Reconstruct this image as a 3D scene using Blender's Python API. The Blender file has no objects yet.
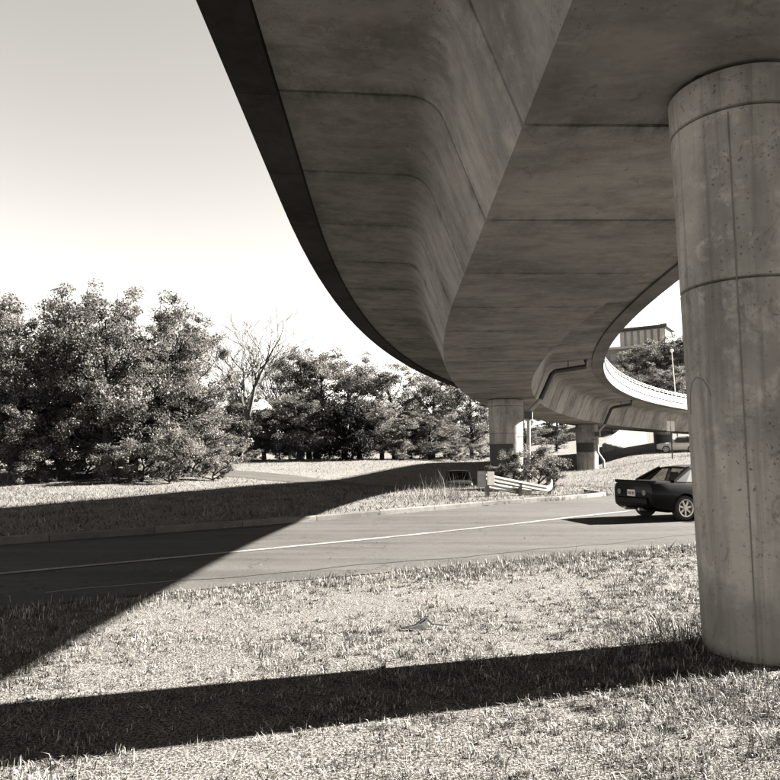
import bpy, math, random
import numpy as np
from mathutils import Vector, Matrix

R = math.radians
rng = np.random.default_rng(7)
random.seed(7)
S = bpy.context.scene
COL = S.collection

# ------------------------------------------------------------------ camera, sky, sun, exposure
cam_d = bpy.data.cameras.new('camera'); cam = bpy.data.objects.new('camera', cam_d); COL.objects.link(cam)
cam.location = (0, 0, 1.6); cam.rotation_euler = (R(90 + 5.87), 0, 0)
cam_d.sensor_width = 36; cam_d.lens = 700 / 780 * 36
cam_d.clip_start = 0.05; cam_d.clip_end = 5000
S.camera = cam

SUN_EL, SUN_AZ = 30.7, 18.3           # azimuth: degrees from +X towards +Y
TINT = (1.0, 0.955, 0.89)
w = bpy.data.worlds.new('World'); S.world = w; w.use_nodes = True
nt = w.node_tree; nt.nodes.clear()
sky = nt.nodes.new('ShaderNodeTexSky'); sky.sky_type = 'NISHITA'; sky.sun_disc = False
sky.sun_elevation = R(SUN_EL); sky.sun_rotation = R(90 - SUN_AZ)
sky.air_density = 0.62; sky.dust_density = 0.0; sky.ozone_density = 1.0
bw = nt.nodes.new('ShaderNodeSeparateColor')                 # black-and-white print through a red filter
mul = nt.nodes.new('ShaderNodeVectorMath'); mul.operation = 'SCALE'; mul.inputs[0].default_value = TINT
bg = nt.nodes.new('ShaderNodeBackground'); bg.inputs['Strength'].default_value = 0.05
out = nt.nodes.new('ShaderNodeOutputWorld')
nt.links.new(sky.outputs[0], bw.inputs[0]); nt.links.new(bw.outputs[0], mul.inputs['Scale'])
nt.links.new(mul.outputs[0], bg.inputs['Color']); nt.links.new(bg.outputs[0], out.inputs[0])

sd = bpy.data.lights.new('sun', 'SUN'); sun = bpy.data.objects.new('sun', sd); COL.objects.link(sun)
sd.energy = 5.0; sd.angle = R(0.5); sd.color = (1.0, 0.96, 0.9)
sdir = Vector((math.cos(R(SUN_AZ)) * math.cos(R(SUN_EL)), math.sin(R(SUN_AZ)) * math.cos(R(SUN_EL)), math.sin(R(SUN_EL))))
sun.rotation_euler = sdir.to_track_quat('Z', 'Y').to_euler(); sun.location = sdir * 200
S.view_settings.view_transform = 'Standard'; S.view_settings.look = 'None'
S.view_settings.gamma = 1.0; S.view_settings.use_curve_mapping = False
S.view_settings.exposure = 4.2

# ------------------------------------------------------------------ helpers
def tag(o, label=None, cat=None, group=None, kind=None):
    if label: o['label'] = label
    if cat: o['category'] = cat
    if group: o['group'] = group
    if kind: o['kind'] = kind
    return o

def empty(name, loc=(0, 0, 0), rz=0, label=None, cat=None, group=None):
    o = bpy.data.objects.new(name, None); COL.objects.link(o)
    o.location = loc; o.rotation_euler = (0, 0, rz); o.empty_display_size = 0.2
    return tag(o, label, cat, group)

def link(name, me, parent=None, loc=None, rz=0):
    o = bpy.data.objects.new(name, me); COL.objects.link(o)
    if parent: o.parent = parent
    if loc is not None: o.location = loc
    if rz: o.rotation_euler = (0, 0, rz)
    return o

class MB:
    def __init__(s): s.v = []; s.f = []
    def add(s, vs, fs):
        n = len(s.v); s.v += [tuple(p) for p in vs]; s.f += [tuple(i + n for i in f) for f in fs]; return s
    def box(s, c, d, rz=0, M=None):
        x, y, z = d[0] / 2, d[1] / 2, d[2] / 2
        vs = [Vector((a, b, e)) for e in (-z, z) for b in (-y, y) for a in (-x, x)]
        if M is None: M = Matrix.Rotation(rz, 3, 'Z')
        return s.add([M @ p + Vector(c) for p in vs], [(0, 2, 3, 1), (4, 5, 7, 6), (0, 1, 5, 4), (2, 6, 7, 3), (0, 4, 6, 2), (1, 3, 7, 5)])
    def bar(s, a, b, wd, th):
        a, b = Vector(a), Vector(b); d = b - a
        q = d.to_track_quat('X', 'Z').to_matrix()
        return s.box((a + b) / 2, (d.length, wd, th), M=q)
    def tube(s, pts, rad, n=8, cap=True):
        pts = [Vector(p) for p in pts]
        if not hasattr(rad, '__len__'): rad = [rad] * len(pts)
        vs = []; fs = []; up = None
        for i, p in enumerate(pts):
            t = (pts[min(i + 1, len(pts) - 1)] - pts[max(i - 1, 0)]).normalized()
            if up is None:
                up = Vector((0, 0, 1)) if abs(t.z) < .9 else Vector((1, 0, 0))
            a = t.cross(up)
            if a.length < 1e-5: a = t.orthogonal()
            a.normalize(); b = a.cross(t).normalized(); up = b
            for k in range(n):
                q = 2 * math.pi * k / n
                vs.append(p + (a * math.cos(q) + b * math.sin(q)) * rad[i])
        for i in range(len(pts) - 1):
            for k in range(n):
                fs.append((i * n + k, i * n + (k + 1) % n, (i + 1) * n + (k + 1) % n, (i + 1) * n + k))
        if cap:
            fs.append(tuple(range(n))[::-1]); fs.append(tuple((len(pts) - 1) * n + k for k in range(n)))
        return s.add(vs, fs)
    def loft(s, rings, closed=True, cap=True):
        n = len(rings[0]); vs = [p for r in rings for p in r]; fs = []
        m = n if closed else n - 1
        for i in range(len(rings) - 1):
            for k in range(m):
                fs.append((i * n + k, i * n + (k + 1) % n, (i + 1) * n + (k + 1) % n, (i + 1) * n + k))
        if cap:
            fs.append(tuple(range(n))[::-1]); fs.append(tuple((len(rings) - 1) * n + k for k in range(n)))
        return s.add(vs, fs)
    def mesh(s, name, mat, smooth=False):
        me = bpy.data.meshes.new(name); me.from_pydata(s.v, [], s.f); me.materials.append(mat)
        import bmesh
        bm = bmesh.new(); bm.from_mesh(me); bmesh.ops.recalc_face_normals(bm, faces=bm.faces); bm.to_mesh(me); bm.free()
        if smooth:
            me.polygons.foreach_set('use_smooth', [True] * len(me.polygons))
            try: me.set_sharp_from_angle(angle=R(40))
            except Exception: pass
        me.update(); return me
    def build(s, name, mat, parent=None, smooth=False, loc=None, rz=0):
        return link(name, s.mesh(name, mat, smooth), parent, loc, rz)

def np_mesh(name, verts, faces_flat, nper, mat):
    """verts (N,3); faces_flat (F*nper) indices"""
    me = bpy.data.meshes.new(name); nf = len(faces_flat) // nper
    me.vertices.add(len(verts)); me.vertices.foreach_set('co', np.ascontiguousarray(verts, np.float32).ravel())
    me.loops.add(len(faces_flat)); me.loops.foreach_set('vertex_index', np.ascontiguousarray(faces_flat, np.int32))
    me.polygons.add(nf); me.polygons.foreach_set('loop_start', np.arange(nf, dtype=np.int32) * nper)
    me.materials.append(mat); me.update(calc_edges=True); me.validate()
    return me

# value noise
_tab = np.random.default_rng(3).random((256, 256))
def vnoise(x, y, s=1.0):
    x = np.asarray(x) / s + 1000.3; y = np.asarray(y) / s + 1000.7
    xi = np.floor(x).astype(int); yi = np.floor(y).astype(int); fx = x - xi; fy = y - yi
    fx = fx * fx * (3 - 2 * fx); fy = fy * fy * (3 - 2 * fy)
    g = lambda a, b: _tab[a % 256, b % 256]
    return (g(xi, yi) * (1 - fx) + g(xi + 1, yi) * fx) * (1 - fy) + (g(xi, yi + 1) * (1 - fx) + g(xi + 1, yi + 1) * fx) * fy

# ------------------------------------------------------------------ materials
class NT:
    def __init__(s, name):
        s.m = bpy.data.materials.new(name); s.m.use_nodes = True; s.t = s.m.node_tree; s.t.nodes.clear()
        s.o = s.n('ShaderNodeOutputMaterial')
    def n(s, t, **kw):
        x = s.t.nodes.new(t)
        for k, v in kw.items(): setattr(x, k, v)
        return x
    def l(s, a, b): s.t.links.new(a, b)
    def pos(s): return s.n('ShaderNodeNewGeometry').outputs['Position']
    def noise(s, scale, detail=4, rough=.55, vec=None, stretch=None, dist=0):
        x = s.n('ShaderNodeTexNoise'); x.inputs['Scale'].default_value = scale; x.inputs['Detail'].default_value = detail
        x.inputs['Roughness'].default_value = rough; x.inputs['Distortion'].default_value = dist
        v = vec or s.pos()
        if stretch:
            mp = s.n('ShaderNodeMapping'); mp.inputs['Scale'].default_value = stretch; s.l(v, mp.inputs['Vector']); v = mp.outputs[0]
        s.l(v, x.inputs['Vector']); return x.outputs['Fac']
    def ramp(s, f, stops):
        r = s.n('ShaderNodeValToRGB'); e = r.color_ramp.elements
        while len(e) < len(stops): e.new(.5)
        for el, (p, c) in zip(e, stops):
            el.position = p; el.color = (c[0], c[1], c[2], 1) if hasattr(c, '__len__') else (c, c, c, 1)
        s.l(f, r.inputs[0]); return r.outputs[0]
    def mix(s, f, a, b, mode='MIX'):
        x = s.n('ShaderNodeMix', data_type='RGBA', blend_type=mode)
        for sock, v in ((x.inputs[0], f), (x.inputs[6], a), (x.inputs[7], b)):
            if hasattr(v, 'node'): s.l(v, sock)
            elif hasattr(v, '__len__'): sock.default_value = (*v, 1)
            else: sock.default_value = v if sock.type == 'VALUE' else (v, v, v, 1)
        return x.outputs[2]
    def bump(s, h, strength=.3, dist=.02):
        b = s.n('ShaderNodeBump'); b.inputs['Strength'].default_value = strength; b.inputs['Distance'].default_value = dist
        s.l(h, b.inputs['Height']); return b.outputs[0]
    def bsdf(s, col, rough=.8, normal=None, metal=0, spec=.3, **kw):
        b = s.n('ShaderNodeBsdfPrincipled')
        if hasattr(col, 'node'): s.l(col, b.inputs['Base Color'])
        else: b.inputs['Base Color'].default_value = (*col, 1)
        if hasattr(rough, 'node'): s.l(rough, b.inputs['Roughness'])
        else: b.inputs['Roughness'].default_value = rough
        b.inputs['Metallic'].default_value = metal; b.inputs['Specular IOR Level'].default_value = spec
        if normal: s.l(normal, b.inputs['Normal'])
        for k, v in kw.items(): b.inputs[k].default_value = v
        s.l(b.outputs[0], s.o.inputs[0]); return b
def wg(v): return (v * .70, v * .665, v * .615)          # warm grey of the sepia print

def mat_concrete(name, base, streak=(1, 1, .12), amt=1.0, foot=False, board=False):
    n = NT(name)
    big = n.noise(.45, 6, .62)
    c = n.ramp(big, [(.30, wg(base * (1 - .5 * amt))), (.5, wg(base)), (.70, wg(base * (1 + .3 * amt)))])
    st = n.noise(2.2, 5, .65, stretch=streak)
    c = n.mix(n.ramp(st, [(.42, 0), (.66, .6 * amt)]), c, wg(base * .42))
    st2 = n.noise(5, 6, .7)
    c = n.mix(n.ramp(st2, [(.52, 0), (.72, .5 * amt)]), c, wg(base * 1.45))
    pit = n.noise(34, 3, .5)
    pm_ = n.ramp(n.noise(1.7, 3, .6), [(.42, 0), (.6, 1)])
    c = n.mix(n.mix(1, n.ramp(pit, [(.63, 0), (.69, .8)]), pm_, 'MULTIPLY'), c, wg(base * .2))
    blot = n.noise(2.6, 5, .75, dist=1.2)
    c = n.mix(n.ramp(blot, [(.58, 0), (.70, .6 * amt)]), c, wg(base * .38))
    lime = n.noise(1.3, 6, .7, stretch=(1, 2.2, 1), dist=.8)
    c = n.mix(n.ramp(lime, [(.66, 0), (.76, .5)]), c, wg(base * 1.9))
    oi = n.n('ShaderNodeObjectInfo')
    c = n.mix(.9, c, n.ramp(oi.outputs['Random'], [(0, .72), (1, 1.0)]), 'MULTIPLY')
    if board:
        at = n.n('ShaderNodeAttribute', attribute_name='along')
        edge = n.ramp(at.outputs['Fac'], [(0, 1), (.10, .25), (.22, 0), (.86, 0), (1, .8)])
        leak = n.ramp(n.noise(2.4, 5, .7, stretch=(1, .35, 1)), [(.46, 0), (.66, .85)])
        c = n.mix(n.mix(1, edge, leak, 'MULTIPLY'), c, wg(base * .3))
        gr = n.noise(7, 4, .6, stretch=(.10, 1.3, .6))
        c = n.mix(n.ramp(gr, [(.45, 0), (.7, .16)]), c, wg(base * .55))
    if foot:
        sx = n.n('ShaderNodeSeparateXYZ'); n.l(n.pos(), sx.inputs[0])
        ad = n.n('ShaderNodeMath', operation='MULTIPLY_ADD'); n.l(n.noise(4, 5, .7), ad.inputs[0]); ad.inputs[1].default_value = -.75; n.l(sx.outputs['Z'], ad.inputs[2])
        c = n.mix(n.ramp(ad.outputs[0], [(0, .55), (.30, 0)]), c, wg(base * .35))
        rs_ = n.noise(5, 4, .6, stretch=(2.2, 2.2, .05)); c = n.mix(n.ramp(rs_, [(.52, 0), (.66, .5)]), c, wg(base * .35))
    nb = n.bump(n.mix(.5, n.noise(60, 4, .6), n.ramp(pit, [(.62, 1), (.70, 0)])), .4, .012)
    n.bsdf(c, .9, nb, spec=.06)
    return n.m

M = {}
M['concrete'] = mat_concrete('concrete_box_girder', .29, (.5, 1.0, .5), .9, board=True)
M['pier'] = mat_concrete('concrete_pier', .31, (1.3, 1.3, .12), 1.25, foot=True)
M['parapet'] = mat_concrete('concrete_parapet', .20, (.6, .6, .3), .7)
M['parapet_dark'] = mat_concrete('concrete_parapet_dark', .055, (.6, .6, .3), .8)  # left-hand panels: much darker base tone than the right-hand ones
M['kerb'] = mat_concrete('concrete_kerb', .09, (1, 1, 1), .8)
def mat_simple(name, v, rough=.6, metal=0, var=.25, scale=6, spec=.4, **kw):
    n = NT(name); f = n.noise(scale, 5, .6)
    c = n.ramp(f, [(.3, wg(v * (1 - var))), (.7, wg(v * (1 + var)))])
    n.bsdf(c, rough, None, metal, spec, **kw); return n.m
M['black_paint'] = mat_simple('black_cover_paint', .018, .7, scale=3)
M['rubber'] = mat_simple('bearing_rubber', .02, .8)
M['pipe_dark'] = mat_simple('cast_iron_pipe', .03, .55)
M['pipe'] = mat_simple('galvanised_pipe', .25, .5, .35, .3)
M['rail'] = mat_simple('galvanised_rail', .3, .45, .35, .25)
M['post_wood'] = mat_simple('weathered_post', .12, .85)
M['bark'] = mat_simple('bark', .012, .9, scale=9, var=.5)
M['bark_pale'] = mat_simple('bark_pale', .05, .9, scale=9, var=.5)
M['car_paint'] = mat_simple('black_car_paint', .002, .35, 0, .1, 2, .06, **{'Coat Weight': .05, 'Coat Roughness': .05})
M['van_paint'] = mat_simple('white_car_paint', .62, .35, 0, .05, 2, .5, **{'Coat Weight': .5})
M['suv_paint'] = mat_simple('dark_suv_paint', .004, .4, 0, .1, 2, .15)
M['tyre'] = mat_simple('tyre_rubber', .015, .85)
M['rim'] = mat_simple('alloy_rim', .45, .35, .6, .1)
M['trim'] = mat_simple('black_trim', .015, .6)
M['plate'] = mat_simple('plate_white', .6, .5, 0, .1, 40)
M['lens'] = mat_simple('tail_lens', .12, .15, 0, .2, 30, .8)
M['seat'] = mat_simple('seat_cloth', .03, .9)
M['roofing'] = mat_simple('roof_slab', .03, .8)
M['bldg'] = mat_simple('building_wall', .13, .85, 0, .15, .4)
M['bldg_light'] = mat_simple('building_panel', .3, .8, 0, .15, .6)
M['bldg_glass'] = mat_simple('building_window', .012, .2, 0, .3, .5, .6)
M['sign'] = mat_simple('sign_plate', .55, .5, 0, .15, 12)
M['lampw'] = mat_simple('lamp_white', .7, .4, 0, .05)
M['leafdead'] = mat_simple('dead_leaf', .06, .8, 0, .5, 9)
M['twig'] = mat_simple('dry_twig', .02, .9, 0, .4, 20)

def mat_glass(name, alpha=.55):
    n = NT(name); t = n.n('ShaderNodeBsdfTransparent'); g = n.n('ShaderNodeBsdfGlossy'); g.inputs['Roughness'].default_value = .03
    g.inputs['Color'].default_value = (.9, .87, .82, 1); t.inputs['Color'].default_value = (.55, .53, .5, 1)
    fr = n.n('ShaderNodeFresnel'); fr.inputs['IOR'].default_value = 1.5; mx = n.n('ShaderNodeMixShader')
    n.l(fr.outputs[0], mx.inputs[0]); n.l(t.outputs[0], mx.inputs[1]); n.l(g.outputs[0], mx.inputs[2]); n.l(mx.outputs[0], n.o.inputs[0])
    return n.m
M['glass'] = mat_glass('car_glass')

def mat_leaf(name, lo, hi, trans=.35, clump=.9):
    n = NT(name); g = n.n('ShaderNodeNewGeometry'); oi = n.n('ShaderNodeObjectInfo')
    c = n.ramp(g.outputs['Random Per Island'], [(0, wg(lo)), (.7, wg(lo * .5 + hi * .5)), (1, wg(hi))])
    c = n.mix(1, c, n.ramp(oi.outputs['Random'], [(0, .7), (1, 1.1)]), 'MULTIPLY')
    c = n.mix(1, c, n.ramp(n.noise(clump, 3, .6), [(.35, .35), (.62, 1.25)]), 'MULTIPLY')
    b = n.n('ShaderNodeBsdfPrincipled'); n.l(c, b.inputs['Base Color']); b.inputs['Roughness'].default_value = .65; b.inputs['Specular IOR Level'].default_value = .06
    t = n.n('ShaderNodeBsdfTranslucent'); n.l(c, t.inputs['Color'])
    mx = n.n('ShaderNodeMixShader'); mx.inputs[0].default_value = trans
    n.l(b.outputs[0], mx.inputs[1]); n.l(t.outputs[0], mx.inputs[2]); n.l(mx.outputs[0], n.o.inputs[0]); return n.m
M['leaf'] = mat_leaf('leaf_mid', .04, .24)
M['leaf_pale'] = mat_leaf('leaf_pale', .05, .28)
M['leaf_dark'] = mat_leaf('leaf_evergreen', .005, .018, .15)
M['grass'] = mat_leaf('grass_blades', .008, .38, .12, 4.5)
M['grass_far'] = mat_leaf('grass_far', .012, .19, .25)

def mat_ground():
    n = NT('dry_ground')
    a = n.noise(.35, 6, .65); b = n.noise(9, 6, .7); c3 = n.noise(55, 4, .7)
    c = n.ramp(a, [(.35, wg(.03)), (.65, wg(.075))])
    c = n.mix(n.ramp(b, [(.40, .0), (.56, .9)]), c, wg(.008))
    c = n.mix(n.ramp(c3, [(.46, .0), (.56, .95)]), c, wg(.15))
    n.bsdf(c, .95, n.bump(n.mix(.6, b, c3), .9, .05), spec=.03); return n.m
M['ground'] = mat_ground()
def mat_asphalt():
    n = NT('asphalt')
    a = n.noise(.6, 6, .68); b = n.noise(90, 4, .75)
    mp = n.n('ShaderNodeMapping'); mp.inputs['Rotation'].default_value = (0, 0, R(-40)); mp.inputs['Scale'].default_value = (.05, 1.1, 1)
    n.l(n.pos(), mp.inputs['Vector']); tr = n.noise(1.5, 5, .62, vec=mp.outputs[0])
    c = n.ramp(a, [(.3, wg(.018)), (.5, wg(.027)), (.7, wg(.036))])
    c = n.mix(n.ramp(tr, [(.42, 0), (.62, .75)]), c, wg(.048))
    c = n.mix(n.ramp(n.noise(2.3, 6, .8, dist=.6), [(.56, 0), (.68, .65)]), c, wg(.012))
    c = n.mix(n.ramp(b, [(.45, .0), (.7, .8)]), c, wg(.075))
    b2 = n.noise(55, 3, .6)
    c = n.mix(n.ramp(b2, [(.55, .0), (.68, .8)]), c, wg(.007))
    vo = n.n('ShaderNodeTexVoronoi', feature='DISTANCE_TO_EDGE'); vo.inputs['Scale'].default_value = .55
    wv = n.n('ShaderNodeMixRGB') if False else None
    ds = n.n('ShaderNodeVectorMath', operation='ADD'); nz = n.n('ShaderNodeTexNoise'); nz.inputs['Scale'].default_value = 1.5; nz.inputs['Detail'].default_value = 6
    n.l(n.pos(), nz.inputs['Vector']); n.l(nz.outputs['Color'], ds.inputs[0]); n.l(n.pos(), ds.inputs[1]); n.l(ds.outputs[0], vo.inputs['Vector'])
    ck = n.mix(1, n.ramp(vo.outputs['Distance'], [(0, .8), (.012, 0)]), n.ramp(n.noise(.35, 2, .5), [(.45, 0), (.6, 1)]), 'MULTIPLY')
    c = n.mix(ck, c, wg(.008))
    n.bsdf(c, .9, n.bump(b, .6, .012), spec=.04); return n.m
M['asphalt'] = mat_asphalt()
def mat_paint():
    n = NT('worn_road_paint'); a = n.noise(14, 6, .75); b = n.noise(1.2, 3, .5)
    c = n.mix(n.ramp(n.mix(.35, a, b), [(.40, 0), (.56, .95)]), wg(.16), wg(.035)); n.bsdf(c, .75, spec=.25); return n.m
M['paint'] = mat_paint()
M['tar'] = mat_simple('tar_seal', .012, .5)

# ------------------------------------------------------------------ ground
CP = np.array([(-8, 0, 0), (0, 0, 0), (8, 0, 0), (-6, 8, 0), (0, 8, 0), (6, 8, 0), (-2.5, 13, 0), (5, 13, 0), (14, 8, 0), (-10, 14, 0), (0, -12, 0), (-20, 8, 0), (20, 8, 0.1),
    (8, 18.3, .1), (0, 18, .05), (-8, 18, .02), (14, 20, .15), (6.3, 25.8, .2), (9.1, 29.7, .2), (-4, 28, .2), (6.2, 38, .3), (15, 36, .3), (4.4, 46, -.4), (4.2, 41.5, -.35), (7.5, 43.5, -.2), (10, 41, .1), (-2, 52, 0),
    (18, 63, .86), (17.9, 50, 1.0), (22, 55, 1.9), (30, 70, 2.55), (22, 70, 2.05), (31, 79, 2.5), (30, 40, .8), (-3.4, 62, 1.45), (-3, 76, 1.9), (-15, 76, 1.8), (6, 76, 1.9), (-12, 60, 1.3), (5, 62, 1.3), (-19, 47, .6), (-24, 45, .35), (-11, 41, .1), (0, 44, .0), (-8, 30, .05), (-40, 20, .1), (-45, 50, .5),
    (60, 120, 9), (40, 130, 9), (80, 100, 7), (0, 110, 2.5), (-60, 100, 1.5), (60, 40, 1.2), (-60, -30, 0), (60, -30, 0.2), (0, -60, 0), (30, 100, 5), (100, 60, 3)], float)
def _phi(r): return np.where(r > 0, r * r * np.log(np.maximum(r, 1e-9)), 0)
_n = len(CP); _r = np.hypot(CP[:, 0][:, None] - CP[:, 0], CP[:, 1][:, None] - CP[:, 1])
_A = np.zeros((_n + 3, _n + 3)); _A[:_n, :_n] = _phi(_r) + np.eye(_n) * .5
_P = np.c_[np.ones(_n), CP[:, :2]]; _A[:_n, _n:] = _P; _A[_n:, :_n] = _P.T
_W = np.linalg.solve(_A, np.r_[CP[:, 2], 0, 0, 0])
def H(x, y):
    x = np.asarray(x, float); y = np.asarray(y, float); sh = x.shape; x = x.ravel(); y = y.ravel()
    r = np.hypot(x[:, None] - CP[:, 0], y[:, None] - CP[:, 1])
    z = _phi(r) @ _W[:_n] + _W[_n] + _W[_n + 1] * x + _W[_n + 2] * y
    d = np.hypot(x - 10, y - 40); t = np.clip((d - 90) / 120, 0, 1); t = t * t * (3 - 2 * t)
    z = np.clip(z, -1, 14) * (1 - t) + 2.0 * t
    return z.reshape(sh)
def h(x, y): return float(H(np.array([x]), np.array([y]))[0])

def axis(lo, hi, fine_lo, fine_hi, step):
    a = list(np.arange(fine_lo, fine_hi + step / 2, step)); s = step; v = a[-1]
    while v < hi: s *= 1.18; v += s; a.append(v)
    s = step; v = a[0]; pre = []
    while v > lo: s *= 1.18; v -= s; pre.append(v)
    return np.array(pre[::-1] + a)
gx = axis(-1500, 1500, -22, 32, .6); gy = axis(-1500, 1500, -8, 84, .6)
XX, YY = np.meshgrid(gx, gy)
ZZ = np.concatenate([H(XX[i:i + 40], YY[i:i + 40]) for i in range(0, len(gy), 40)])
nx, ny = len(gx), len(gy)
idx = np.arange(nx * ny).reshape(ny, nx)
quads = np.stack([idx[:-1, :-1], idx[:-1, 1:], idx[1:, 1:], idx[1:, :-1]], -1).ravel()
gm = np_mesh('ground', np.stack([XX, YY, ZZ], -1).reshape(-1, 3), quads, 4, M['ground'])
gm.polygons.foreach_set('use_smooth', [True] * len(gm.polygons))
tag(link('ground', gm), 'dry grassy ground rising gently to the trees', None, None, 'structure')

def interp(poly, step):
    P = [np.array(poly[0], float)]
    for a, b in zip(poly[:-1], poly[1:]):
        a, b = np.array(a, float), np.array(b, float); k = max(1, int(np.hypot(*(b - a)) / step))
        for i in range(1, k + 1): P.append(a + (b - a) * i / k)
    return np.array(P)
def chaikin(p, it=2):
    p = [np.array(q, float) for q in p]
    for _ in range(it):
        q = [p[0]]
        for a, b in zip(p[:-1], p[1:]): q += [a * .75 + b * .25, a * .25 + b * .75]
        p = q + [p[-1]]
    return p
def resample(p, n):
    p = np.array(p); d = np.r_[0, np.cumsum(np.hypot(*np.diff(p, axis=0).T))]; t = np.linspace(0, d[-1], n)
    return np.c_[np.interp(t, d, p[:, 0]), np.interp(t, d, p[:, 1])]
def sheet(name, A, B, n, m, off, mat, label):
    A = resample(A, n); B = resample(B, n)
    t = np.linspace(0, 1, m)[None, :, None]
    P = A[:, None] * (1 - t) + B[:, None] * t
    Z = H(P[..., 0], P[..., 1]) + off
    V = np.concatenate([P, Z[..., None]], -1).reshape(-1, 3)
    I = np.arange(n * m).reshape(n, m)
    q = np.stack([I[:-1, :-1], I[:-1, 1:], I[1:, 1:], I[1:, :-1]], -1).ravel()
    me = np_mesh(name, V, q, 4, mat)
    import bmesh
    bm = bmesh.new(); bm.from_mesh(me); bmesh.ops.recalc_face_normals(bm, faces=bm.faces)
    if sum(f.normal.z for f in bm.faces) < 0: bmesh.ops.reverse_faces(bm, faces=bm.faces)
    bm.to_mesh(me); bm.free()
    return tag(link(name, me), label, None, None, 'structure')
NEAR = chaikin([(-50, -30), (-10, 4.0), (-2.6, 8.9), (0, 10.4), (2.3, 11.8), (6.1, 13.8), (14, 17.5), (30, 24), (70, 38)], 2)
FAR = [(-50, -23), (-10, 11.5), (-1.9, 18.6), (6.3, 25.8), (9.3, 29.6), (13.6, 36.3), (17.5, 38), (30, 44), (70, 64)]
sheet('road', NEAR, FAR, 160, 14, .012, M['asphalt'], 'grey asphalt road crossing behind the grass verge')
def ribbon(name, c, wd, off, mat, label, n=120, m=5):
    c = resample(chaikin(c, 2), n); t = np.gradient(c, axis=0); t /= np.hypot(*t.T)[:, None]; nn = np.c_[-t[:, 1], t[:, 0]]
    return sheet(name, c + nn * wd / 2, c - nn * wd / 2, n, m, off, mat, label)
SIDE = [(15.5, 31), (12.6, 37), (9, 41.8), (4.4, 45), (-3, 50), (-14, 54), (-40, 56)]
ribbon('side_road', SIDE, 4.8, .017, M['asphalt'], 'side road running behind the traffic island')
ribbon('road_marking', [(-14, 3.1), (-5.3, 10.4), (-1.74, 13.5), (5.65, 19.8), (7.2, 21.1)], .17, .021, M['paint'], 'worn white line painted along the road', 80, 2)
ribbon('crack_seal', [(-4.2 + k * .3, 8.75 + k * .183 + .05 * math.sin(k * 1.7) + .08 * math.sin(k * .61)) for k in range(38)], .035, .018, M['tar'], 'dark tar seam in the near lane', 60, 2)

def inpoly(x, y, poly):
    poly = np.array(poly); r = np.zeros(len(x), bool); j = len(poly) - 1
    for i in range(len(poly)):
        xi, yi = poly[i]; xj, yj = poly[j]
        c = ((yi > y) != (yj > y)) & (x < (xj - xi) * (y - yi) / (yj - yi + 1e-12) + xi); r ^= c; j = i
    return r
ROADPOLY = [tuple(p) for p in NEAR] + [tuple(p) for p in FAR[::-1]]
_c = resample(chaikin(SIDE, 2), 60); _t = np.gradient(_c, axis=0); _t /= np.hypot(*_t.T)[:, None]; _nn = np.c_[-_t[:, 1], _t[:, 0]]
SIDEPOLY = [tuple(p) for p in _c + _nn * 2.4] + [tuple(p) for p in (_c - _nn * 2.4)[::-1]]

# kerb stones along the island
kerb = empty('kerb', (0, 0, 0)); tag(kerb, 'pale concrete kerb edging the grassy island', None, None, 'structure')
kl = resample(chaikin([(-30, -5.6), (-10, 11.5), (-1.9, 18.6), (6.3, 25.8), (9.0, 29.2), (9.35, 30.2), (8.7, 31.2)], 2), 26)
for a, b in zip(kl[:-1], kl[1:]):
    d = b - a; L = np.hypot(*d); u = d / L; a2 = a + u * .008; b2 = b - u * .008
    m = MB(); k = np.array([-u[1], u[0]])
    rings = []
    for p in (a2, b2):
        z = h(*p) + random.uniform(-.012, .012)
        rings.append([(p[0] + k[0] * o, p[1] + k[1] * o, z + zz) for o, zz in ((-.02, -.1), (-.01, .13), (.02, .155), (.15, .155), (.17, -.1))])
    m.loft(rings).build('kerb_stone', M['kerb'], kerb)

# ------------------------------------------------------------------ viaduct
CX, CY0, RAD = 3.0, 14.0, 90.0
def frame(s):            # s = distance along centre line measured as y on the straight
    if s <= CY0: return np.array([CX, s]), np.array([0., 1.]), np.array([1., 0.])
    a = (s - CY0) / RAD
    return np.array([CX + RAD - RAD * math.cos(a), CY0 + RAD * math.sin(a)]), np.array([math.sin(a), math.cos(a)]), np.array([math.cos(a), -math.sin(a)])
def P3(s, u, z):
    c, t, n = frame(s); p = c + n * u; return (p[0], p[1], z)
ZS = 5.0
def half_profile():
    pts = [(1.65, 0), (2.22, 1.46)]
    a = (2.22, 1.46); b = (2.36, 1.83); c = (2.78, 1.85)       # quadratic fillet
    for k in range(1, 9):
        t = k / 8; pts.append(tuple((1 - t) ** 2 * a[i] + 2 * t * (1 - t) * b[i] + t * t * c[i] for i in (0, 1)))
    pts.append((4.60, 1.93)); pts.append((4.60, 2.19))
    return pts
hp = half_profile()
prof = hp + [(0, 2.25)] + [(-u, z) for u, z in hp[::-1]]
pr = np.array(prof); cen = np.array([0, 1.1])
nrm = []
for i in range(len(pr)):
    e = pr[(i + 1) % len(pr)] - pr[i - 1]; nv = np.array([e[1], -e[0]]); nrm.append(nv / np.hypot(*nv))
nrm = np.array(nrm)
inset = pr - nrm * .04
via = empty('viaduct', (CX, 6.4, 0), 0, 'curved concrete box girder viaduct sweeping overhead and bending right into the distance', 'bridge')
vinv = Vector((-CX, -6.4, 0))
def vb(m, name, mat, smooth=False, parent=via):
    m.v = [tuple(Vector(p) + vinv) for p in m.v]; return m.build(name, mat, parent, smooth)
SEG = 2.8
S0 = 6.8 - SEG * 19  # deck run extended unseen behind the camera to block overhead sky light
NSEG = 60
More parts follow.
